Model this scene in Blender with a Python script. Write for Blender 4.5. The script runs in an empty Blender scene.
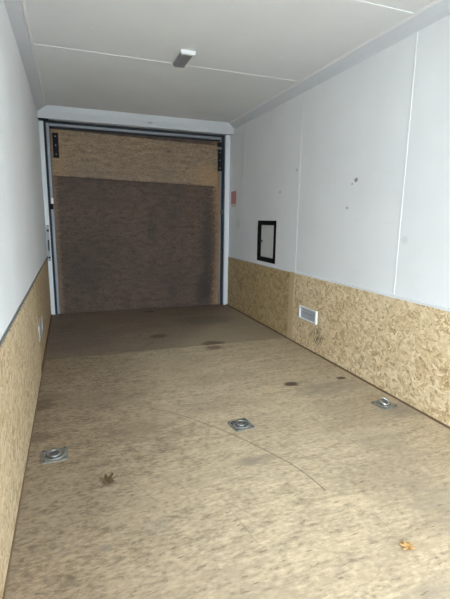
import bpy, bmesh, math, random
from mathutils import Vector, Matrix
random.seed(7)
S = bpy.context.scene
C = S.collection

# ------------------------------------------------------------------ camera
FPX = 419.4
R_ = Vector((0.9394737, -0.34234432, 0.01376722))
U_ = Vector((0.05149593, 0.18081441, 0.98216817))
F_ = Vector((0.33872901, 0.92201221, -0.18749972))
CAM = Vector((0.2452, 0.0, 1.074))
cd = bpy.data.cameras.new('camera')
cd.sensor_fit = 'VERTICAL'; cd.sensor_height = 36.0; cd.lens = FPX / 599 * 36
cd.clip_start = 0.02; cd.clip_end = 500
cam = bpy.data.objects.new('camera', cd); C.objects.link(cam)
cam.matrix_world = Matrix(((R_.x, U_.x, -F_.x, CAM.x), (R_.y, U_.y, -F_.y, CAM.y), (R_.z, U_.z, -F_.z, CAM.z), (0, 0, 0, 1)))
S.camera = cam

# ------------------------------------------------------------------ sky (overcast daylight through the open trailer end), exposure
w = bpy.data.worlds.new('overcast_sky'); S.world = w; w.use_nodes = True
bg = w.node_tree.nodes['Background']
bg.inputs['Color'].default_value = (0.765, 0.895, 1.0, 1); bg.inputs['Strength'].default_value = 2.0
S.view_settings.view_transform = 'Standard'; S.view_settings.look = 'None'
S.view_settings.gamma = 1; S.view_settings.use_curve_mapping = False
S.view_settings.exposure = 2.40

# ------------------------------------------------------------------ dimensions (metres)
W, D, H, HC, CW = 2.1, 4.992, 2.16, 2.105, 0.0825
Y0 = -0.55                     # open end of the trailer, behind the camera
def hit(px, py, ax, v):        # a pixel's direction met with a wall / floor plane
    d = F_ * FPX + R_ * (px - 225) - U_ * (py - 299.5)
    return CAM + d * ((v - CAM[ax]) / d[ax])

# ------------------------------------------------------------------ node helpers
class V:
    """socket wrapper with arithmetic"""
    def __init__(s, nt, sock): s.nt, s.s = nt, sock
    def _m(s, op, *a, clamp=False):
        n = s.nt.nodes.new('ShaderNodeMath'); n.operation = op; n.use_clamp = clamp
        for i, x in enumerate((s,) + a):
            if isinstance(x, V): s.nt.links.new(x.s, n.inputs[i])
            else: n.inputs[i].default_value = x
        return V(s.nt, n.outputs[0])
    def __add__(s, o): return s._m('ADD', o)
    def __radd__(s, o): return s._m('ADD', o)
    def __sub__(s, o): return s._m('SUBTRACT', o)
    def __rsub__(s, o): return (s * -1.0) + o
    def __mul__(s, o): return s._m('MULTIPLY', o)
    __rmul__ = __mul__
    def __truediv__(s, o): return s._m('DIVIDE', o)
    def abs(s): return s._m('ABSOLUTE')
    def sqrt(s): return s._m('SQRT')
    def max(s, o): return s._m('MAXIMUM', o)
    def min(s, o): return s._m('MINIMUM', o)
    def clamp(s): return s._m('ADD', 0.0, clamp=True)
    def step(s, a, b):         # smooth 0..1 between a and b (a may exceed b)
        n = s.nt.nodes.new('ShaderNodeMapRange'); n.interpolation_type = 'SMOOTHSTEP'
        lo, hi, t0, t1 = (a, b, 0, 1) if a < b else (b, a, 1, 0)
        for i, x in enumerate((None, lo, hi, t0, t1)):
            if x is not None: n.inputs[i].default_value = x
        s.nt.links.new(s.s, n.inputs[0]); return V(s.nt, n.outputs[0])

class Mat:
    def __init__(s, name, rough=0.6, metal=0.0, spec=0.5):
        s.m = bpy.data.materials.new(name); s.m.use_nodes = True
        s.nt = s.m.node_tree; s.b = s.nt.nodes['Principled BSDF']
        s.b.inputs['Roughness'].default_value = rough; s.b.inputs['Metallic'].default_value = metal
        s.b.inputs['Specular IOR Level'].default_value = spec
        g = s.nt.nodes.new('ShaderNodeNewGeometry'); s.pos = g.outputs['Position']
        x = s.nt.nodes.new('ShaderNodeSeparateXYZ'); s.nt.links.new(s.pos, x.inputs[0])
        s.x, s.y, s.z = (V(s.nt, o) for o in x.outputs)
        oi = s.nt.nodes.new('ShaderNodeTexCoord'); s.obj = oi.outputs['Object']
    def vec(s, a, b, c=0.0):
        n = s.nt.nodes.new('ShaderNodeCombineXYZ')
        for i, q in enumerate((a, b, c)):
            if isinstance(q, V): s.nt.links.new(q.s, n.inputs[i])
            else: n.inputs[i].default_value = q
        return n.outputs[0]
    def noise(s, vec, scale=1.0, detail=3.0, rough=0.55, dist=0.0):
        n = s.nt.nodes.new('ShaderNodeTexNoise'); n.inputs['Scale'].default_value = scale
        n.inputs['Detail'].default_value = detail; n.inputs['Roughness'].default_value = rough
        n.inputs['Distortion'].default_value = dist
        s.nt.links.new(vec, n.inputs['Vector']); return V(s.nt, n.outputs[0])
    def voro(s, vec, scale=1.0):
        n = s.nt.nodes.new('ShaderNodeTexVoronoi'); n.inputs['Scale'].default_value = scale
        s.nt.links.new(vec, n.inputs['Vector'])
        sp = s.nt.nodes.new('ShaderNodeSeparateColor'); s.nt.links.new(n.outputs['Color'], sp.inputs[0])
        return V(s.nt, n.outputs['Distance']), V(s.nt, sp.outputs[0]), V(s.nt, sp.outputs[1])
    def mix(s, fac, a, b):
        n = s.nt.nodes.new('ShaderNodeMix'); n.data_type = 'RGBA'
        if isinstance(fac, V): s.nt.links.new(fac.s, n.inputs[0])
        else: n.inputs[0].default_value = fac
        for i, q in ((6, a), (7, b)):
            if isinstance(q, tuple): n.inputs[i].default_value = (*q, 1)
            else: s.nt.links.new(q, n.inputs[i])
        return n.outputs[2]
    def ramp(s, fac, stops):
        n = s.nt.nodes.new('ShaderNodeValToRGB'); e = n.color_ramp.elements
        while len(e) < len(stops): e.new(0.5)
        for i, (p, c) in enumerate(stops): e[i].position = p; e[i].color = (*c, 1)
        s.nt.links.new(fac.s, n.inputs[0]); return n.outputs[0]
    def color(s, c):
        if isinstance(c, tuple): s.b.inputs['Base Color'].default_value = (*c, 1)
        else: s.nt.links.new(c, s.b.inputs['Base Color'])
        return s
    def bump(s, h, strength=0.3, dist=0.002):
        n = s.nt.nodes.new('ShaderNodeBump'); n.inputs['Strength'].default_value = strength
        n.inputs['Distance'].default_value = dist; s.nt.links.new(h.s, n.inputs['Height'])
        s.nt.links.new(n.outputs[0], s.b.inputs['Normal']); return s
    def rough(s, r): s.nt.links.new(r.s, s.b.inputs['Roughness']); return s
    def blob(s, u, v, c, ru, rv, nz, soft=0.35, amp=0.7):   # irregular stain mask
        du = (u - c[0]) / ru; dv = (v - c[1]) / rv
        d = (du * du + dv * dv).sqrt() + (nz - 0.5) * (amp * 2)
        return d.step(1.0 + soft, 1.0 - soft)
    def seg(s, u, v, a, b, wd):                             # scratch between two points
        ax, ay = a; bx, by = b; L = math.hypot(bx - ax, by - ay); ux, uy = (bx - ax) / L, (by - ay) / L
        t = (u - ax) * ux + (v - ay) * uy
        n = ((u - ax) * -uy + (v - ay) * ux).abs()
        return n.step(wd, wd * 0.3) * t.step(-0.005, L * 0.1) * t.step(L, L * 0.8)

# ------------------------------------------------------------------ materials
def plain(name, c, rough=0.5, metal=0.0, var=0.08, sc=25.0, spec=0.5):
    m = Mat(name, rough, metal, spec); n = m.noise(m.obj, sc, 3)
    k = 1 - var; m.color(m.mix(n, tuple(q * k for q in c), tuple(min(1, q * (1 + var)) for q in c)))
    m.bump(n, 0.08, 0.001); return m.m

def wall_mat():
    m = Mat('white_wall_vinyl', 0.42)
    n = m.noise(m.pos, 2.2, 4); f = m.noise(m.pos, 60, 2)
    c = m.mix(n.step(0.3, 0.75), (0.84, 0.845, 0.85), (0.88, 0.885, 0.89))
    nz = m.noise(m.pos, 40, 3)
    for px, py, r, k in ((356, 180, .014, .8), (347, 208, .009, .6), (280, 192, .012, .45), (297, 170, .009, .5), (352, 184, .008, .5),
                         (405, 240, .02, .12), (238, 225, .05, .12)):
        p = hit(px, py, 0, W)
        b = m.blob(m.y, m.z, (p.y, p.z), r * 1.3, r, nz, 0.4, 0.6) * m.x.step(1.5, 1.6)
        c = m.mix(b * k, c, (0.16, 0.14, 0.13))
    p = hit(14, 36, 0, 0.0)
    # grime line low on the vinyl, dusty handling marks
    d = m.noise(m.vec(m.y * 3, m.z * 9), 1.0, 5, 0.6)
    c = m.mix(d.step(0.62, 0.85) * 0.18, c, (0.50, 0.47, 0.43))
    m.color(c); m.bump(f * 0.4 + n, 0.06, 0.004); return m.m
def ceiling_mat():
    m = Mat('white_ceiling_board', 0.7, spec=0.3)
    n = m.noise(m.pos, 1.6, 4); f = m.noise(m.pos, 90, 2)
    c = m.mix(n.step(0.3, 0.7), (0.80, 0.805, 0.80), (0.84, 0.845, 0.84))
    c = m.mix(f.step(0.6, 0.8) * 0.10, c, (0.5, 0.49, 0.47))
    nz = m.noise(m.pos, 30, 2)
    for px, py, r in ((281, 58, .02), (195, 45, .012), (92, 28, .012)):
        p = hit(px, py, 2, H)
        c = m.mix(m.blob(m.x, m.y, (p.x, p.y), r, r, nz, 0.4, 0.4) * 0.5, c, (0.9, 0.9, 0.88))
    m.color(c); m.bump(f, 0.08, 0.002); return m.m
def osb_mat(name, axis, tint=(1, 1, 1), stains=()):
    m = Mat(name, 0.62)
    u, v = (m.y, m.z) if axis == 'x' else (m.x, m.z)
    best = None; idx = None
    acc = None; hh = None
    for i, (ang, su, sv) in enumerate(((10, 17, 58), (-28, 20, 62), (58, 22, 60), (-66, 24, 66), (34, 30, 80))):
        a = math.radians(ang); ca, sa = math.cos(a), math.sin(a)
        wob = m.noise(m.vec(u * 9, v * 9, i * 3.7), 1.0, 1)
        p = m.vec((u * ca + v * sa) * su + wob * 0.8 + i * 13.1, (v * ca - u * sa) * sv + wob * 2.0, i * 5.3)
        d, r, g = m.voro(p, 1.0)
        if acc is None: acc, best = r, g
        else:
            gt = g._m('GREATER_THAN', best); acc = acc + (r - acc) * gt; best = best.max(g)
    fine = m.noise(m.vec(u * 75, v * 95), 1.0, 3, 0.7)
    t = acc * 0.75 + (fine - 0.5) * 1.1 + 0.13
    tt = lambda c: tuple(q * k for q, k in zip(c, tint))
    c = m.ramp(t.clamp(), [(0.0, tt((0.24, 0.155, 0.075))), (0.14, tt((0.47, 0.345, 0.19))), (0.40, tt((0.63, 0.50, 0.31))),
                           (0.72, tt((0.74, 0.62, 0.42))), (1.0, tt((0.84, 0.75, 0.57)))])
    nz = m.noise(m.vec(u * 22, v * 22), 1.0, 3); st = m.noise(m.vec(u * 85 + v * 45, v * 12), 1.0, 2)
    for (cu, cv, ru, rv, k, kind) in stains:
        b = m.blob(u, v, (cu, cv), ru, rv, nz, 0.6, 0.5) * k
        if kind: b = b * st.step(0.44, 0.62)
        c = m.mix(b, c, (0.07, 0.05, 0.04))
    m.color(c); m.bump(best + fine * 0.5, 0.25, 0.003); return m.m
def floor_mat(name, base, dark, spots, scratch=False, wear=1.0):
    m = Mat(name, 0.6, spec=0.35)
    x, y = m.x, m.y
    wob = m.noise(m.vec(x * 1.3, y * 1.3), 1.0, 2)
    g1 = m.noise(m.vec(x * 2.6, y * 22 + wob * 4, 1.0), 1.0, 5, 0.62)
    g2 = m.noise(m.vec(x * 11, y * 75 + wob * 5, 4.0), 1.0, 3, 0.6)
    big = m.noise(m.vec(x * 1.6, y * 2.4, 9.0), 1.0, 4, 0.6)
    spk = m.noise(m.vec(x * 26, y * 55, 2.0), 1.0, 3, 0.62)
    mott = m.noise(m.vec(x * 9, y * 16, 7.0), 1.0, 5, 0.68)
    fine = m.noise(m.vec(x * 34, y * 70, 5.0), 1.0, 4, 0.7)
    flk = m.noise(m.vec(x * 15 + y * 9, y * 85 - x * 6, 12.0), 1.0, 2, 0.55)
    t = (g1 - 0.5) * 0.8 + (g2 - 0.5) * 0.5 + (mott - 0.5) * 0.9 + (fine - 0.5) * 1.5 + 0.5
    c = m.ramp(t.clamp(), [(0.16, tuple(q * .52 for q in base)), (0.36, tuple(q * .82 for q in base)), (0.54, base), (0.80, tuple(min(.9, q * 1.28) for q in base))])
    c = m.mix((big + (mott - 0.5) * 0.6).step(0.45, 0.72) * (0.40 * wear), c, dark)
    c = m.mix((g1.step(0.54, 0.66) * (big + (fine - 0.5) * 0.5).step(0.35, 0.6)) * (0.40 * wear), c, dark)
    c = m.mix((flk.step(0.62, 0.70) * mott.step(0.44, 0.54)) * (0.7 * wear), c, tuple(q * .5 for q in dark))
    c = m.mix((spk.step(0.66, 0.74)) * (0.45 * wear), c, tuple(q * .6 for q in dark))
    if scratch:   # mottled darker brown towards the left side, worn pale lane on the right
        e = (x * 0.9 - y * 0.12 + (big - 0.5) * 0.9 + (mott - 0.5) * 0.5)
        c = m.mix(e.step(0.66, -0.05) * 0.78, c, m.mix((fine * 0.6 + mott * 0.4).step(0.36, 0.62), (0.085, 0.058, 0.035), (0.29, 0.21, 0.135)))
    if not scratch: c = m.mix((x + (big - 0.5) * 1.2 - (y - 3.3) * 0.7).step(0.6, 1.35) * 0.72, c, m.mix(fine, (0.25, 0.19, 0.12), (0.50, 0.40, 0.27)))
    nz = m.noise(m.vec(x * 16, y * 26), 1.0, 6, 0.72); nf = m.noise(m.vec(x * 60, y * 60), 1.0, 2)
    for (cx, cy, rx, ry, k, col, amp) in spots:
        c = m.mix(m.blob(x, y, (cx, cy), rx, ry, nz, 0.4, amp) * (k if amp < 1 else (fine + (mott - 0.5)).step(0.36, 0.60) * (k * 1.3)), c, col)
    if scratch:
        q = [(150, 408), (170, 412), (190, 418), (220, 429), (245, 440), (265, 450), (290, 463), (310, 477), (325, 490)]
        pts = [hit(a, b, 2, 0) for a, b in q]
        s = None
        for a, b in zip(pts, pts[1:]):
            L = (b - a).length; ux, uy = (b.x - a.x) / L, (b.y - a.y) / L
            tt = (x - a.x) * ux + (y - a.y) * uy
            n = ((x - a.x) * -uy + (y - a.y) * ux).abs()
            e = n.step(0.0045, 0.0015) * tt.step(-0.006, 0.0) * tt.step(L + 0.006, L)
            s = e if s is None else s.max(e)
        c = m.mix(s * 0.72, c, (0.10, 0.075, 0.05))
        o = None
        for a, b in (((273, 440), (324, 466)), ((335, 428), (372, 455)), ((388, 462), (430, 480)), ((216, 496), (262, 520)), ((232, 512), (262, 548)),
                     ((375, 515), (393, 532)), ((80, 453), (150, 458)), ((120, 470), (160, 505)), ((300, 470), (326, 478)), ((352, 440), (384, 448))):
            A, B = hit(*a, 2, 0), hit(*b, 2, 0)
            e = m.seg(x, y, (A.x, A.y), (B.x, B.y), 0.004); o = e if o is None else o.max(e)
        c = m.mix(o * 0.32, c, (0.13, 0.10, 0.07))
    m.color(c); m.bump(g2 + mott * 0.6, 0.25, 0.003)
    m.rough((big * 0.25) + 0.48); return m.m
def ply_mat(name, base, tone2, strip=False, warm=False):
    m = Mat(name, 0.7, spec=0.3)
    x, z = m.x, m.z
    g = m.noise(m.vec(x * 9, z * 24), 1.0, 5, 0.7); f = m.noise(m.vec(x * 38, z * 60), 1.0, 3, 0.7)
    b = m.noise(m.vec(x * 2.6, z * 1.7, 3), 1.0, 4, 0.6)
    c = m.ramp((g - 0.5) * 0.9 + (f - 0.5) * 0.9 + 0.5, [(0.3, tuple(q * .55 for q in base)), (0.5, base), (0.72, tuple(q * 1.4 for q in base))])
    c = m.mix(b.step(0.42, 0.7) * 0.55, c, tone2)
    if strip:
        nz = m.noise(m.vec(x * 30, z * 45), 1.0, 4, 0.7)
        c = m.mix((x + (nz - 0.5) * 0.28).step(1.86, 1.98) * 0.8, c, (0.34, 0.20, 0.10))
        c = m.mix((x + (nz - 0.5) * 0.15).step(0.16, 0.10) * 0.5, c, (0.30, 0.20, 0.12))
        n2 = m.noise(m.vec(x * 16, z * 16), 1.0, 4, 0.7)
        for (cx, cz, rx, rz, k) in ((1.86, 0.75, .10, .5, .6), (1.80, 0.22, .09, .18, .7), (1.15, .95, .05, .2, .35), (0.45, .6, .3, .4, .35)):
            c = m.mix(m.blob(x, z, (cx, cz), rx, rz, n2, 0.6, 1.0) * k, c, (0.04, 0.033, 0.028))
    if warm:
        n2 = m.noise(m.vec(x * 10, z * 14), 1.0, 4, 0.7)
        for (cx, cz, rx, rz, k) in ((1.84, 1.58, .16, .12, .5), (0.17, 1.75, .05, .25, .4)):
            c = m.mix(m.blob(x, z, (cx, cz), rx, rz, n2, 0.7, 0.9) * k, c, (0.40, 0.235, 0.115))
        c = m.mix(m.blob(x, z, (1.36, 1.83), .03, .012, n2, 0.5, 0.8) * 0.7, c, (0.06, 0.04, 0.03))
    m.color(c); m.bump(f + g, 0.3, 0.003); return m.m

BR = (0.085, 0.045, 0.025)
P0 = lambda px, py: hit(px, py, 2, 0)
def sp(px, py, rx, ry, k, col=BR, amp=0.6): p = P0(px, py); return (p.x, p.y, rx, ry, k, col, amp)
GREY = (0.19, 0.16, 0.13)
M = {
 'wall': wall_mat(), 'ceil': ceiling_mat(),
 'cove': plain('white_cove_plastic', (0.70, 0.72, 0.76), 0.4, var=.03), 'seam': plain('white_seam_trim', (0.83, 0.83, 0.83), 0.4, var=.02),
 'osb_r': osb_mat('osb_board', 'x', (1.05, 1.0, .95), ((2.84, .155, .10, .085, .8, 1), (2.3, .14, .12, .05, .25, 1))),
 'osb_rf': osb_mat('osb_board_aged', 'x', (.74, .66, .52), ((4.54, .34, .05, .05, .75, 1), (4.45, .41, .04, .02, .5, 1))),
 'osb_l': osb_mat('osb_board_greyed', 'x', (.80, .755, .715)),
 'osb_lf': osb_mat('osb_board_dusty', 'x', (.70, .62, .54)),
 'batten': plain('tan_wood_batten', (0.60, 0.455, 0.265), 0.6, var=.08, sc=14), 'base_wood': plain('dark_brown_base_strip', (0.17, 0.105, 0.055), 0.7, var=.25, sc=20),
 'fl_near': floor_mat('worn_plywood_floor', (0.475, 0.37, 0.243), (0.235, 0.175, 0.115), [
     sp(438, 588, .12, .03, .4, GREY, 1.1), sp(291, 384, .052, .034, .95, (.05, .028, .016), .45), sp(341, 378, .034, .024, .9, (.05, .028, .016), .5), sp(328, 377, .010, .012, .6),
     sp(214, 347.5, .08, .05, .7, BR, .9), sp(42, 405, .08, .07, .55, BR, .95), sp(40, 437, .06, .05, .5, BR, .95), sp(258, 460, .09, .035, .5, GREY, 1.1), sp(50, 398, .08, .06, .4, BR, 1.4), sp(330, 388, .22, .10, .45, GREY, 1.6),
     sp(395, 410, .12, .08, .5, GREY, 1.5), sp(135, 430, .16, .10, .22, BR, 1.8), sp(106, 548, .02, .014, .6, GREY), sp(62, 552, .02, .015, .4, GREY), sp(440, 500, .12, .15, .3, GREY, 1.8),
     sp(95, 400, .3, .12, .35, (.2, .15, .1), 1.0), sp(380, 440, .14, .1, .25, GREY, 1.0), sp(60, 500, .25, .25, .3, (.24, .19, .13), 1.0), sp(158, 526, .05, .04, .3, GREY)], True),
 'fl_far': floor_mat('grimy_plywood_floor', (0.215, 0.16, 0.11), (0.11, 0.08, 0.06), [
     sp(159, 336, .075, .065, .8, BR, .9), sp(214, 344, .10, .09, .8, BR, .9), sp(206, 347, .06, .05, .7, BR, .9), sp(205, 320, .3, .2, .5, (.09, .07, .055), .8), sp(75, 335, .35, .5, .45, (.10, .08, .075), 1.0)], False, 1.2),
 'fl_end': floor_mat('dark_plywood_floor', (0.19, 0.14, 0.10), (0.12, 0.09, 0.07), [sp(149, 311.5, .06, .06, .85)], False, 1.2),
 'door_wood': ply_mat('dark_weathered_plywood', (0.100, 0.066, 0.047), (0.064, 0.046, 0.039), True),
 'flap_wood': ply_mat('tan_weathered_plywood', (0.25, 0.175, 0.112), (0.185, 0.137, 0.098), warm=True),
 'black': plain('black_plastic', (0.006, 0.006, 0.006), 0.7, spec=.15), 'rubber': plain('black_rubber', (0.012, 0.014, 0.02), 0.7),
 'black_metal': plain('black_painted_steel', (0.010, 0.010, 0.013), 0.7, spec=.2),
 'alu': plain('dull_aluminium', (0.27, 0.28, 0.30), 0.5, 0.3), 'steel': plain('zinc_steel', (0.20, 0.195, 0.172), 0.55, 0.4, .4, 60),
 'steel_dark': plain('dirty_steel', (0.09, 0.09, 0.085), 0.5, 0.5, .3, 60), 'chrome': plain('bright_steel_ring', (0.62, 0.63, 0.64), 0.25, 0.95, .1),
 'jamb': plain('white_door_jamb', (0.68, 0.70, 0.72), 0.45, var=.03), 'white_pl': plain('white_plastic', (0.82, 0.82, 0.82), 0.35, var=.02),
 'hatch': plain('white_hatch_panel', (0.72, 0.715, 0.71), 0.4, var=.03), 'vent_grey': plain('grey_vent_plastic', (0.50, 0.52, 0.57), 0.5, var=.08),
 'lens': plain('smoked_light_lens', (0.27, 0.27, 0.285), 0.5, var=.05), 'red': plain('red_sticker', (0.52, 0.19, 0.18), 0.5, var=.12), 'pink': plain('faded_sticker', (0.72, 0.52, 0.50), 0.5, var=.05),
 'leaf_d': plain('dry_brown_leaf', (0.10, 0.062, 0.026), 0.7, var=.4, sc=60), 'leaf_t': plain('dry_tan_leaf', (0.46, 0.26, 0.09), 0.7, var=.3, sc=60),
 'outer': plain('grey_body_shell', (0.4, 0.4, 0.4), 0.5), 'subfloor': plain('dark_subfloor', (0.06, 0.045, 0.035), 0.8),
 'gravel': plain('pale_gravel', (0.46, 0.44, 0.41), 0.9, var=.25, sc=8), 'rust': plain('rusty_stain', (0.42, 0.34, 0.22), 0.7, var=.2),
 'vent_pale': plain('dusty_vent_plastic', (0.50, 0.46, 0.42), 0.6, var=.1), 'ring': plain('worn_ring_steel', (0.26, 0.26, 0.255), 0.42, 0.8, .25, 60),
 'gap': plain('dark_grey_channel', (0.13, 0.13, 0.13), 0.6),
}

# ------------------------------------------------------------------ mesh helpers
def box(bm, x0, x1, y0, y1, z0, z1, bev=0.0):
    r = bmesh.ops.create_cube(bm, size=1.0); vs = r['verts']
    for v in vs: v.co = Vector(((x0 + x1) / 2 + v.co.x * (x1 - x0), (y0 + y1) / 2 + v.co.y * (y1 - y0), (z0 + z1) / 2 + v.co.z * (z1 - z0)))
    if bev > 0:
        es = {e for v in vs for e in v.link_edges}
        bmesh.ops.bevel(bm, geom=list(es), offset=bev, segments=1, affect='EDGES')
def B(*a, bev=0.0): bm = bmesh.new(); box(bm, *a, bev=bev); return bm
def prism(prof, axis, a, b):
    """extrude a closed 2-D profile; axis 'y': profile is (x,z); axis 'x': profile is (y,z)"""
    bm = bmesh.new(); P = lambda p, t: (p[0], t, p[1]) if axis == 'y' else (t, p[0], p[1])
    A = [bm.verts.new(P(p, a)) for p in prof]; Bv = [bm.verts.new(P(p, b)) for p in prof]; n = len(prof)
    bm.faces.new(A); bm.faces.new(Bv[::-1])
    for i in range(n): bm.faces.new((A[i], Bv[i], Bv[(i + 1) % n], A[(i + 1) % n]))
    bmesh.ops.recalc_face_normals(bm, faces=bm.faces); return bm
def cyl(bm, c, r, h, axis='z', seg=16, r2=None):
    rot = {'z': Matrix(), 'x': Matrix.Rotation(math.pi / 2, 4, 'Y'), 'y': Matrix.Rotation(math.pi / 2, 4, 'X')}[axis]
    bmesh.ops.create_cone(bm, cap_ends=True, segments=seg, radius1=r, radius2=r if r2 is None else r2, depth=h, matrix=Matrix.Translation(c) @ rot)
def torus(bm, R, r, mat, seg=36, sec=10):
    vs = [[bm.verts.new(mat @ Vector(((R + r * math.cos(b)) * math.cos(a), (R + r * math.cos(b)) * math.sin(a), r * math.sin(b))))
           for b in [2 * math.pi * j / sec for j in range(sec)]] for a in [2 * math.pi * i / seg for i in range(seg)]]
    for i in range(seg):
        for j in range(sec):
            bm.faces.new((vs[i][j], vs[(i + 1) % seg][j], vs[(i + 1) % seg][(j + 1) % sec], vs[i][(j + 1) % sec]))
def obj(name, bm, mat, parent=None, smooth=False, label=None):
    me = bpy.data.meshes.new(name); bmesh.ops.recalc_face_normals(bm, faces=bm.faces); bm.to_mesh(me); bm.free()
    me.materials.append(M[mat])
    if smooth:
        for p in me.polygons: p.use_smooth = True
    o = bpy.data.objects.new(name, me); C.objects.link(o)
    if parent is not None: o.parent = parent
    if label: o['label'] = label
    return o
def share(src, parent, loc, name=None):
    o = bpy.data.objects.new(name or src.name.split('.')[0], src.data); C.objects.link(o); o.parent = parent; o.location = loc; return o
def tag(o, label, cat, group=None, kind=None):
    o['label'] = label; o['category'] = cat
    if group: o['group'] = group
    if kind: o['kind'] = kind
    return o
def thing(name, loc, label, cat, group=None, kind=None):
    o = bpy.data.objects.new(name, None); C.objects.link(o); o.location = loc; o.empty_display_size = 0.05
    return tag(o, label, cat, group, kind)

# ------------------------------------------------------------------ floor
GAP = 0.0025
fl = tag(obj('floor', B(-0.05, W + 0.05, Y0, 5.12, -0.10, -0.019), 'subfloor'), 'worn tan plywood trailer floor with scratches, stains and cross seams', 'floor', kind='structure')
ys = [Y0, 3.345, 4.53, 4.995]
for i, (a, b) in enumerate(zip(ys, ys[1:])):
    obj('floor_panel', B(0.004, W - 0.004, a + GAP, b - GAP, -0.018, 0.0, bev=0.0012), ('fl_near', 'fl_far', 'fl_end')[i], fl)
# ------------------------------------------------------------------ left wall
wl = tag(obj('wall_left', B(-0.09, -0.045, Y0, 5.12, -0.10, 2.24), 'outer'), 'white panelled trailer wall on the left above an osb kick board', 'wall', kind='structure')
ysm = [Y0, 0.815, 2.037, 3.261, 4.484, 5.0]
HL, HR = 0.656, 0.626
for a, b in zip(ysm, ysm[1:]): obj('wall_panel', B(-0.044, 0.0, a + .0006, b - .0006, HL - 0.02, H, bev=.0006), 'wall', wl)
yb = 3.0
obj('osb_panel', B(-0.044, 0.012, Y0, yb, 0.012, HL - 0.012, bev=.002), 'osb_l', wl)
obj('osb_panel', B(-0.044, 0.002, yb + .005, 4.94, 0.006, HL - 0.014, bev=.002), 'osb_lf', wl)
obj('top_channel', B(0.0, 0.005, Y0, 4.94, HL - 0.012, HL, bev=.001), 'gap', wl, label='dark channel along the top of the osb')
# ------------------------------------------------------------------ right wall
wr = tag(obj('wall_right', B(W + 0.045, W + 0.09, Y0, 5.12, -0.10, 2.24), 'outer'), 'white panelled trailer wall on the right above an osb kick board', 'wall', kind='structure')
hy0, hy1, hz0, hz1 = 3.655, 4.070, 0.655, 1.068       # hatch outer frame
for a, b in zip(ysm, ysm[1:]):
    bm = bmesh.new(); z0 = HR - 0.02
    if a < hy0 < b:
        ih = 0.02
        box(bm, W, W + .044, a + .0006, b - .0006, hz1 - ih, H); box(bm, W, W + .044, a + .0006, b - .0006, z0, hz0 + ih)
        box(bm, W, W + .044, a + .0006, hy0 + ih, hz0 + ih, hz1 - ih); box(bm, W, W + .044, hy1 - ih, b - .0006, hz0 + ih, hz1 - ih)
    else: box(bm, W, W + .044, a + .0006, b - .0006, z0, H, bev=.0006)
    obj('wall_panel', bm, 'wall', wr)
for y in ysm[1:-1]:
    bm = prism([(W - .0022, y - .007), (W - .0022, y + .007), (W + .001, y + .011), (W + .001, y - .011)], 'y', 0, 1)
    for v in bm.verts: v.co = Vector((v.co.x, v.co.z, HR + v.co.y * (HC - HR)))
    obj('seam_trim', bm, 'seam', wr)
yr = 3.235
obj('osb_panel', B(W - 0.014, W + .044, Y0, yr - .002, 0.007, HR - 0.010, bev=.002), 'osb_r', wr)
obj('osb_panel', B(W - 0.004, W + .044, yr + .097, 4.955, 0.006, HR - 0.012, bev=.002), 'osb_rf', wr)
obj('batten', B(W - 0.0155, W + .044, yr, yr + .095, 0.004, HR - 0.004, bev=.002), 'batten', wr, label='plain tan wooden batten between the osb boards')
obj('cap_trim', B(W - 0.016, W + .002, Y0, yr + .01, HR - 0.010, HR + 0.005, bev=.001), 'white_pl', wr, label='white cap strip on top of the osb')
obj('cap_trim', B(W - 0.008, W + .002, yr + .097, 4.955, HR - 0.012, HR - 0.004, bev=.0015), 'cove', wr)
obj('base_strip', B(W - 0.022, W - 0.006, Y0, 4.955, 0.0, 0.010, bev=.002), 'base_wood', wr)
obj('base_strip', B(0.004, 0.016, Y0, 4.94, 0.0, 0.010, bev=.002), 'base_wood', wl)
# ------------------------------------------------------------------ ceiling
ce = tag(obj('ceiling', B(-0.05, W + .05, Y0, 5.12, H + .022, H + .06), 'outer'), 'white ceiling boards with thin cross seams', 'ceiling', kind='structure')
yc = [Y0, 0.765, 1.985, 3.189, 4.41, 5.0]
for a, b in zip(yc, yc[1:]): obj('ceiling_panel', B(-0.044, W + .044, a + .001, b - .001, H, H + .02, bev=.0006), 'ceil', ce)
for y in yc[1:-2]:
    obj('seam_trim', prism([(y - .013, H + .001), (y - .009, H - .003), (y + .009, H - .003), (y + .013, H + .001)], 'x', CW - .01, W - CW + .01), 'seam', ce)
prof = [(0, HC), (0.012, HC + .006), (0.030, HC + .015), (0.052, HC + .030), (CW - .010, H - .008), (CW - .008, H), (0, H)]
bead = [(CW - .012, H - .009), (CW - .009, H - .013), (CW - .002, H - .011), (CW + .005, H - .004), (CW + .006, H), (CW - .010, H)]
t1 = tag(obj('trim_1', prism(prof, 'y', Y0, 4.90), 'cove'), 'white cove moulding between left wall and ceiling', 'cove trim', kind='structure')
t2 = tag(obj('trim_2', prism([(W - a, b) for a, b in prof], 'y', Y0, 4.90), 'cove'), 'white cove moulding between right wall and ceiling', 'cove trim', kind='structure')
obj('bead', prism(bead, 'y', Y0, 4.80), 'seam', t1)
obj('bead', prism([(W - a, b) for a, b in bead], 'y', Y0, 4.80), 'seam', t2)
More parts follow.
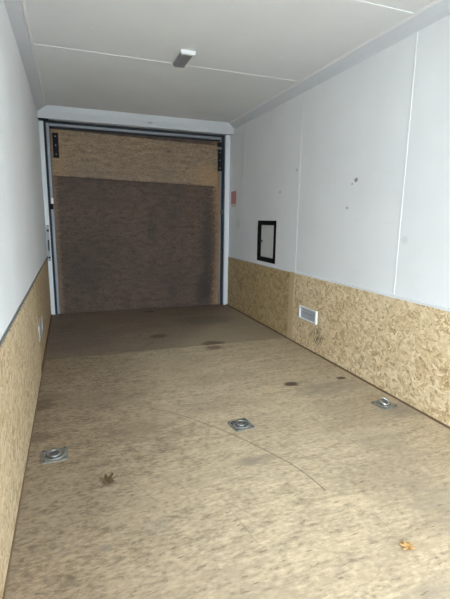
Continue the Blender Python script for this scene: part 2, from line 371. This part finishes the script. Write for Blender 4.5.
# ------------------------------------------------------------------ far end: header, jambs, ramp door
wb = tag(obj('wall_back', B(-0.05, W + .05, 5.06, 5.12, -0.10, 2.24), 'outer'), 'outer end frame behind the closed ramp door', 'wall', kind='structure')
hd = tag(obj('trim_3', prism([(4.765, H), (4.772, H - .012), (4.80, H - .05), (4.835, H - .085), (4.85, H - .105), (4.868, H - .108), (4.90, H - .10), (5.055, H - .10), (5.055, H)], 'x', 0.0, W), 'jamb'),
         'white curved header moulding above the ramp door', 'header', kind='structure')
bm = bmesh.new(); bmesh.ops.create_uvsphere(bm, u_segments=16, v_segments=8, radius=1, matrix=Matrix.Translation((1.12, 4.818, H - .067)) @ Matrix.Rotation(-.8, 4, 'X') @ Matrix.Diagonal((.032, .004, .010, 1)))
obj('rust_mark', bm, 'rust', hd, True, 'small rusty screw cap')
d1 = thing('door_1', (0, 0, 0), 'closed plywood ramp door at the far end with folded tan flap', 'door', kind='structure')
JF = 4.945
jl = obj('jamb', B(0.0, 0.042, JF, 5.055, 0.0, H - .10, bev=.003), 'jamb', d1)
jr = obj('jamb', B(2.042, W, JF, 5.055, 0.0, H - .10, bev=.003), 'jamb', d1)
obj('corner_bracket', B(-.002, .10, 4.86, 4.945, H - .116, H - .108, bev=.002), 'black_metal', d1, label='dark bracket under the header')
# latch parts on the left jamb
lp = obj('latch_plate', B(.006, .034, JF - .004, JF, .60, .99, bev=.001), 'alu', d1)
obj('slot', B(.014, .026, JF - .006, JF - .003, .715, .83, bev=.001), 'black', lp)
for z in (.93, .64):
    bm = bmesh.new(); box(bm, .010, .032, JF - .012, JF - .003, z - .010, z + .010, bev=.003); obj('bolt', bm, 'black', lp)
bm = bmesh.new()
box(bm, .042, .066, 4.975, 5.05, 0, H - .10); obj('rubber_seal', bm, 'rubber', d1)
obj('rubber_seal', B(2.010, 2.042, 4.975, 5.05, 0, H - .10), 'rubber', d1)
obj('rubber_seal', B(.066, 2.010, 4.975, 5.05, 2.035, H - .10), 'rubber', d1)
# leaf: plywood with metal edge
obj('metal_edge', B(.066, .094, 4.972, 5.05, 0.0, 2.034, bev=.003), 'alu', d1)
obj('metal_edge', B(1.990, 2.008, 4.985, 5.05, 0.0, 2.034, bev=.003), 'alu', d1)
obj('metal_edge', B(.096, 1.987, 4.968, 5.05, 2.006, 2.033, bev=.003), 'alu', d1)
obj('rubber_seal', B(.096, 1.987, 4.990, 5.05, 1.986, 2.005), 'rubber', d1)
obj('door_board', B(.095, 1.987, 4.995, 5.05, 0.0, 1.985, bev=.002), 'door_wood', d1, label='dark weathered plywood ramp board')
fp = B(-.93, .925, -.009, .009, -.235, .235, bev=.003)
f = obj('ramp_flap', fp, 'flap_wood', d1, label='lighter tan plywood flap folded against the door')
f.location = (1.03, 4.983, 1.722); f.rotation_euler = (0, math.radians(1.35), 0)
for x, z, n in ((.150, 1.815, 'h'), (1.982, 1.770, 'h')):
    h = obj('hinge', B(x - .029, x + .029, 4.966, 4.973, z - .125, z + .125, bev=.002), 'black_metal', d1)
    for k in (-.09, -.0, .09):
        bm = bmesh.new(); cyl(bm, (x, 4.964, z + k), .006, .006, 'y', 10); obj('screw', bm, 'alu', h)
    bm = bmesh.new(); cyl(bm, (x + (.0 if x > 1 else -.0), 4.966, z - .118), .006, .05, 'x', 10); obj('hinge_pin', bm, 'black_metal', h)
obj('hinge_block', B(1.953, 2.006, 4.966, 4.990, 1.925, 1.975, bev=.002), 'black_metal', d1)
lc = obj('latch_catch', B(.072, .096, 4.955, 4.973, 1.215, 1.275, bev=.002), 'white_pl', d1)
obj('catch_slot', B(.058, .090, 4.957, 4.974, 1.155, 1.213, bev=.002), 'black', lc)
obj('latch_catch', B(1.995, 2.030, 4.960, 4.978, 1.14, 1.19, bev=.002), 'steel_dark', d1)

# ------------------------------------------------------------------ near end behind the camera: half open
wf = tag(obj('wall_front', B(-.09, W + .09, Y0 - .06, Y0, 2.07, 2.24), 'outer'), 'open loading end of the trailer behind the viewer', 'wall', kind='structure')
tag(obj('ground', B(-14, 16, -22, 14, -.72, -.62), 'gravel'), 'pale gravel yard outside the open end', 'ground', kind='structure')

# ------------------------------------------------------------------ ceiling light
t = thing('ceiling_light', (1.035, 3.045, H), 'white ceiling light with grey lens beside the ceiling seam', 'light')
obj('base', B(-.052, .052, -.138, .128, -.005, 0, bev=.002), 'white_pl', t)
bm = prism([(-.044, -.005), (-.038, -.020), (-.028, -.025), (.028, -.025), (.038, -.020), (.044, -.005)], 'y', -.118, .120); obj('lens', bm, 'lens', t)
bm = prism([(-.050, -.0), (-.048, -.020), (-.042, -.026), (.042, -.026), (.048, -.020), (.050, -.0)], 'y', -.136, -.116); obj('end_cap', bm, 'white_pl', t)
bm = prism([(-.046, -.0), (-.040, -.020), (-.028, -.026), (.028, -.026), (.040, -.020), (.046, -.0)], 'y', .118, .126); obj('end_cap', bm, 'lens', t)

# ------------------------------------------------------------------ access hatch in the right wall
t = thing('access_hatch', (W, (hy0 + hy1) / 2, hz0), 'small white hatch in a black frame on the right wall', 'hatch')
a, b, hh = -(hy1 - hy0) / 2, (hy1 - hy0) / 2, hz1 - hz0
bm = bmesh.new(); bw = .044
box(bm, -.006, .03, a, b, hh - bw, hh, .002); box(bm, -.006, .03, a, b, 0, bw, .002)
box(bm, -.006, .03, a, a + bw - .004, bw, hh - bw, .0); box(bm, -.006, .03, b - bw, b, bw, hh - bw, .0)
obj('frame', bm, 'black', t)
obj('door_panel', B(.018, .028, a + bw - .004, b - bw, bw, hh - bw), 'hatch', t)
bm = bmesh.new(); box(bm, .006, .020, b - bw - .035, b - bw - .005, hh * .5 - .012, hh * .5 + .012, .003); obj('latch', bm, 'steel_dark', t)

# ------------------------------------------------------------------ wall vents
def vent(side, y0, y1, z0, z1, xs, label, d=.020, r=.010, fm='white_pl'):
    t = thing('wall_vent', (xs, (y0 + y1) / 2, z0), label, 'vent', 'flow vents in the osb')
    L, h = (y1 - y0) / 2, z1 - z0; s = -side   # s: direction into the room
    def bx(x0, x1, *a, bev=0): q = sorted((s * x0, s * x1)); return B(q[0], q[1], *a, bev=bev)
    bm = bmesh.new()
    for aa in ((-L, L, h - r, h), (-L, L, 0, r), (-L, -L + r * 1.6, r, h - r), (L - r * 1.6, L, r, h - r)):
        q = sorted((0, s * d)); box(bm, q[0], q[1], *aa, bev=.002)
    obj('frame', bm, fm, t)
    obj('back_plate', bx(0, d * .25, -L + .005, L - .005, .005, h - .005), 'vent_grey', t)
    n = 4; sl = None
    for i in range(n):
        z = r + (h - 2 * r) * (i + .5) / n
        if sl is None:
            q = [(s * d * .2, -.005), (s * d * .3, -.007), (s * d * .75, .005), (s * d * .65, .007)]
            sl = obj('slat', prism(q, 'y', -L + r * 1.5, L - r * 1.5), 'vent_grey', t); sl.location = (0, 0, z)
        else: share(sl, t, (0, 0, z))
    return t
vent(1, 2.835, 3.105, .248, .357, W - .014, 'white framed vent in the right osb board near the batten')
vent(-1, 3.06, 3.40, .225, .335, 0.002, 'dull grey vent in the left osb board towards the ramp door', .011, .010, 'vent_pale')

# ------------------------------------------------------------------ sticker
p0, p1 = hit(231, 191.5, 0, W), hit(236.3, 203.5, 0, W)
t = thing('sticker', (W, (p0.y + p1.y) / 2, 1.20), 'small red warning sticker on the right wall beside the ramp door', 'sticker')
L = abs(p0.y - p1.y) / 2 - .01
obj('red_field', B(-.0012, .001, -L, L, .06, .205), 'red', t); obj('pale_strip', B(-.0010, .001, -L + .01, L - .01, .025, .06), 'pink', t)

# ------------------------------------------------------------------ tie-down rings
def tie_down_mesh():
    N = 32; hs = .058; bm = bmesh.new()
    def ring(f): return [bm.verts.new(f(2 * math.pi * (i + .5) / N)) for i in range(N)]
    def sq(a, h, z):
        c, s_ = math.cos(a), math.sin(a); k = min(h / abs(c), (h * 1.0) / abs(s_)); k = min(k, h * 1.30); return (c * k, s_ * k, z)
    rs = [ring(lambda a: sq(a, hs, 0)), ring(lambda a: sq(a, hs, .003)), ring(lambda a: sq(a, hs - .002, .0045)),
          ring(lambda a: (.047 * math.cos(a), .047 * math.sin(a), .0048)), ring(lambda a: (.044 * math.cos(a), .044 * math.sin(a), .009)), ring(lambda a: (.039 * math.cos(a), .039 * math.sin(a), .009)),
          ring(lambda a: (.034 * math.cos(a), .034 * math.sin(a), .003)), ring(lambda a: (.012 * math.cos(a), .012 * math.sin(a), .0015))]
    for r0, r1 in zip(rs, rs[1:]):
        for i in range(N): bm.faces.new((r0[i], r0[(i + 1) % N], r1[(i + 1) % N], r1[i]))
    bm.faces.new(rs[-1]); return bm
TD = None
def tie_down(px, py, rot, tilt, label, ang=0.0):
    global TD
    p = P0(px, py)
    t = thing('tie_down', (p.x, p.y, 0.0), label, 'tie-down', 'recessed floor tie-down rings'); t.rotation_euler = (0, 0, math.radians(rot))
    if TD is None:
        pl = obj('plate', tie_down_mesh(), 'steel', t)
        bm = bmesh.new(); bmesh.ops.create_uvsphere(bm, u_segments=10, v_segments=6, radius=.0065, matrix=Matrix.Diagonal((1, 1, .6, 1)).to_4x4()); bo = obj('bolt', bm, 'steel_dark', t, True)
        bm = bmesh.new(); torus(bm, .026, .0055, Matrix()); ri = obj('ring', bm, 'ring', t, True)
        bm = bmesh.new(); box(bm, -.010, .010, -.007, .007, 0, .009, .003); br = obj('ring_clip', bm, 'steel_dark', t)
        TD = (pl, bo, ri, br)
        bo.location = (.046, .046, .005); rest = 1
    else:
        share(TD[0], t, (0, 0, 0)); share(TD[1], t, (.046, .046, .005)); ri = share(TD[2], t, (0, 0, 0)); br = share(TD[3], t, (0, 0, 0))
    for sx, sy in ((-1, 1), (1, -1), (-1, -1)): share(TD[1], t, (sx * .046, sy * .046, .005))
    a = math.radians(tilt); br.location = (0, -.026, .003)
    ri.rotation_euler = (a, 0, 0); ri.location = (0, -.026 + .026 * math.cos(a), .010 + .026 * math.sin(a))
    if tilt > 10: ri.material_slots[0].link = 'OBJECT'; ri.material_slots[0].material = M['chrome']
    return t
tie_down(54.5, 455.5, 3, 3, 'square steel tie-down with ring near the left osb wall')
tie_down(241, 425, 6, 2, 'flat square steel tie-down in the middle of the floor')
tie_down(384, 404.5, 8, 24, 'steel tie-down with raised shiny ring beside the right osb wall')

# ------------------------------------------------------------------ fallen leaves
def leaf(px, py, size, rot, mat, label, seed, curl):
    rnd = random.Random(seed); p = P0(px, py); bm = bmesh.new(); N = 40
    lobes = [(0, 1.0), (44, .80), (92, .74), (140, .45), (-46, .86), (-98, .70), (-150, .42)]
    def rad(a):
        r = .42
        for l, k in lobes:
            d = (math.degrees(a) - l + 180) % 360 - 180
            r = max(r, k * math.exp(-(d / 21.0) ** 2))
        return r * (1 + rnd.uniform(-.08, .08))
    rim = []; mid = []
    for i in range(N):
        a = 2 * math.pi * i / N; r = rad(a) * size
        def zz(x, y): return .0025 + curl * (abs(y) * .55 + (x * x) / size * .35) + .10 * size * curl * math.sin(7 * a + seed)
        x, y = r * math.cos(a), r * math.sin(a)
        rim.append(bm.verts.new((x, y, max(.001, zz(x, y))))); mid.append(bm.verts.new((x * .5, y * .5, max(.001, zz(x * .5, y * .5)))))
    c = bm.verts.new((0, 0, .0015))
    for i in range(N):
        j = (i + 1) % N; bm.faces.new((rim[i], rim[j], mid[j], mid[i])); bm.faces.new((mid[i], mid[j], c))
    t = thing('fallen_leaf', (p.x, p.y, 0.0005), label, 'leaf', 'dry leaves on the floor'); t.rotation_euler = (0, 0, math.radians(rot))
    o = obj('blade', bm, mat, t, True); md = o.modifiers.new('thick', 'SOLIDIFY'); md.thickness = .0006; md.offset = 1
    bm = bmesh.new(); torus_pts = [(-.05 * size, 0, .003), (-.55 * size, .05 * size, .005), (-.95 * size, .16 * size, .003)]
    prev = None
    for q in torus_pts:
        rg = [bm.verts.new((q[0], q[1] + .0012 * math.cos(k * 2.094), q[2] + .0012 * math.sin(k * 2.094))) for k in range(3)]
        if prev:
            for k in range(3): bm.faces.new((prev[k], prev[(k + 1) % 3], rg[(k + 1) % 3], rg[k]))
        prev = rg
    obj('stem', bm, mat, t)
leaf(108, 482, .050, 60, 'leaf_d', 'crumpled dark brown dry leaf on the floor near the left tie-down', 3, .55)
leaf(408, 547, .036, 200, 'leaf_t', 'pale orange dry leaf on the bright floor at lower right', 8, .5)
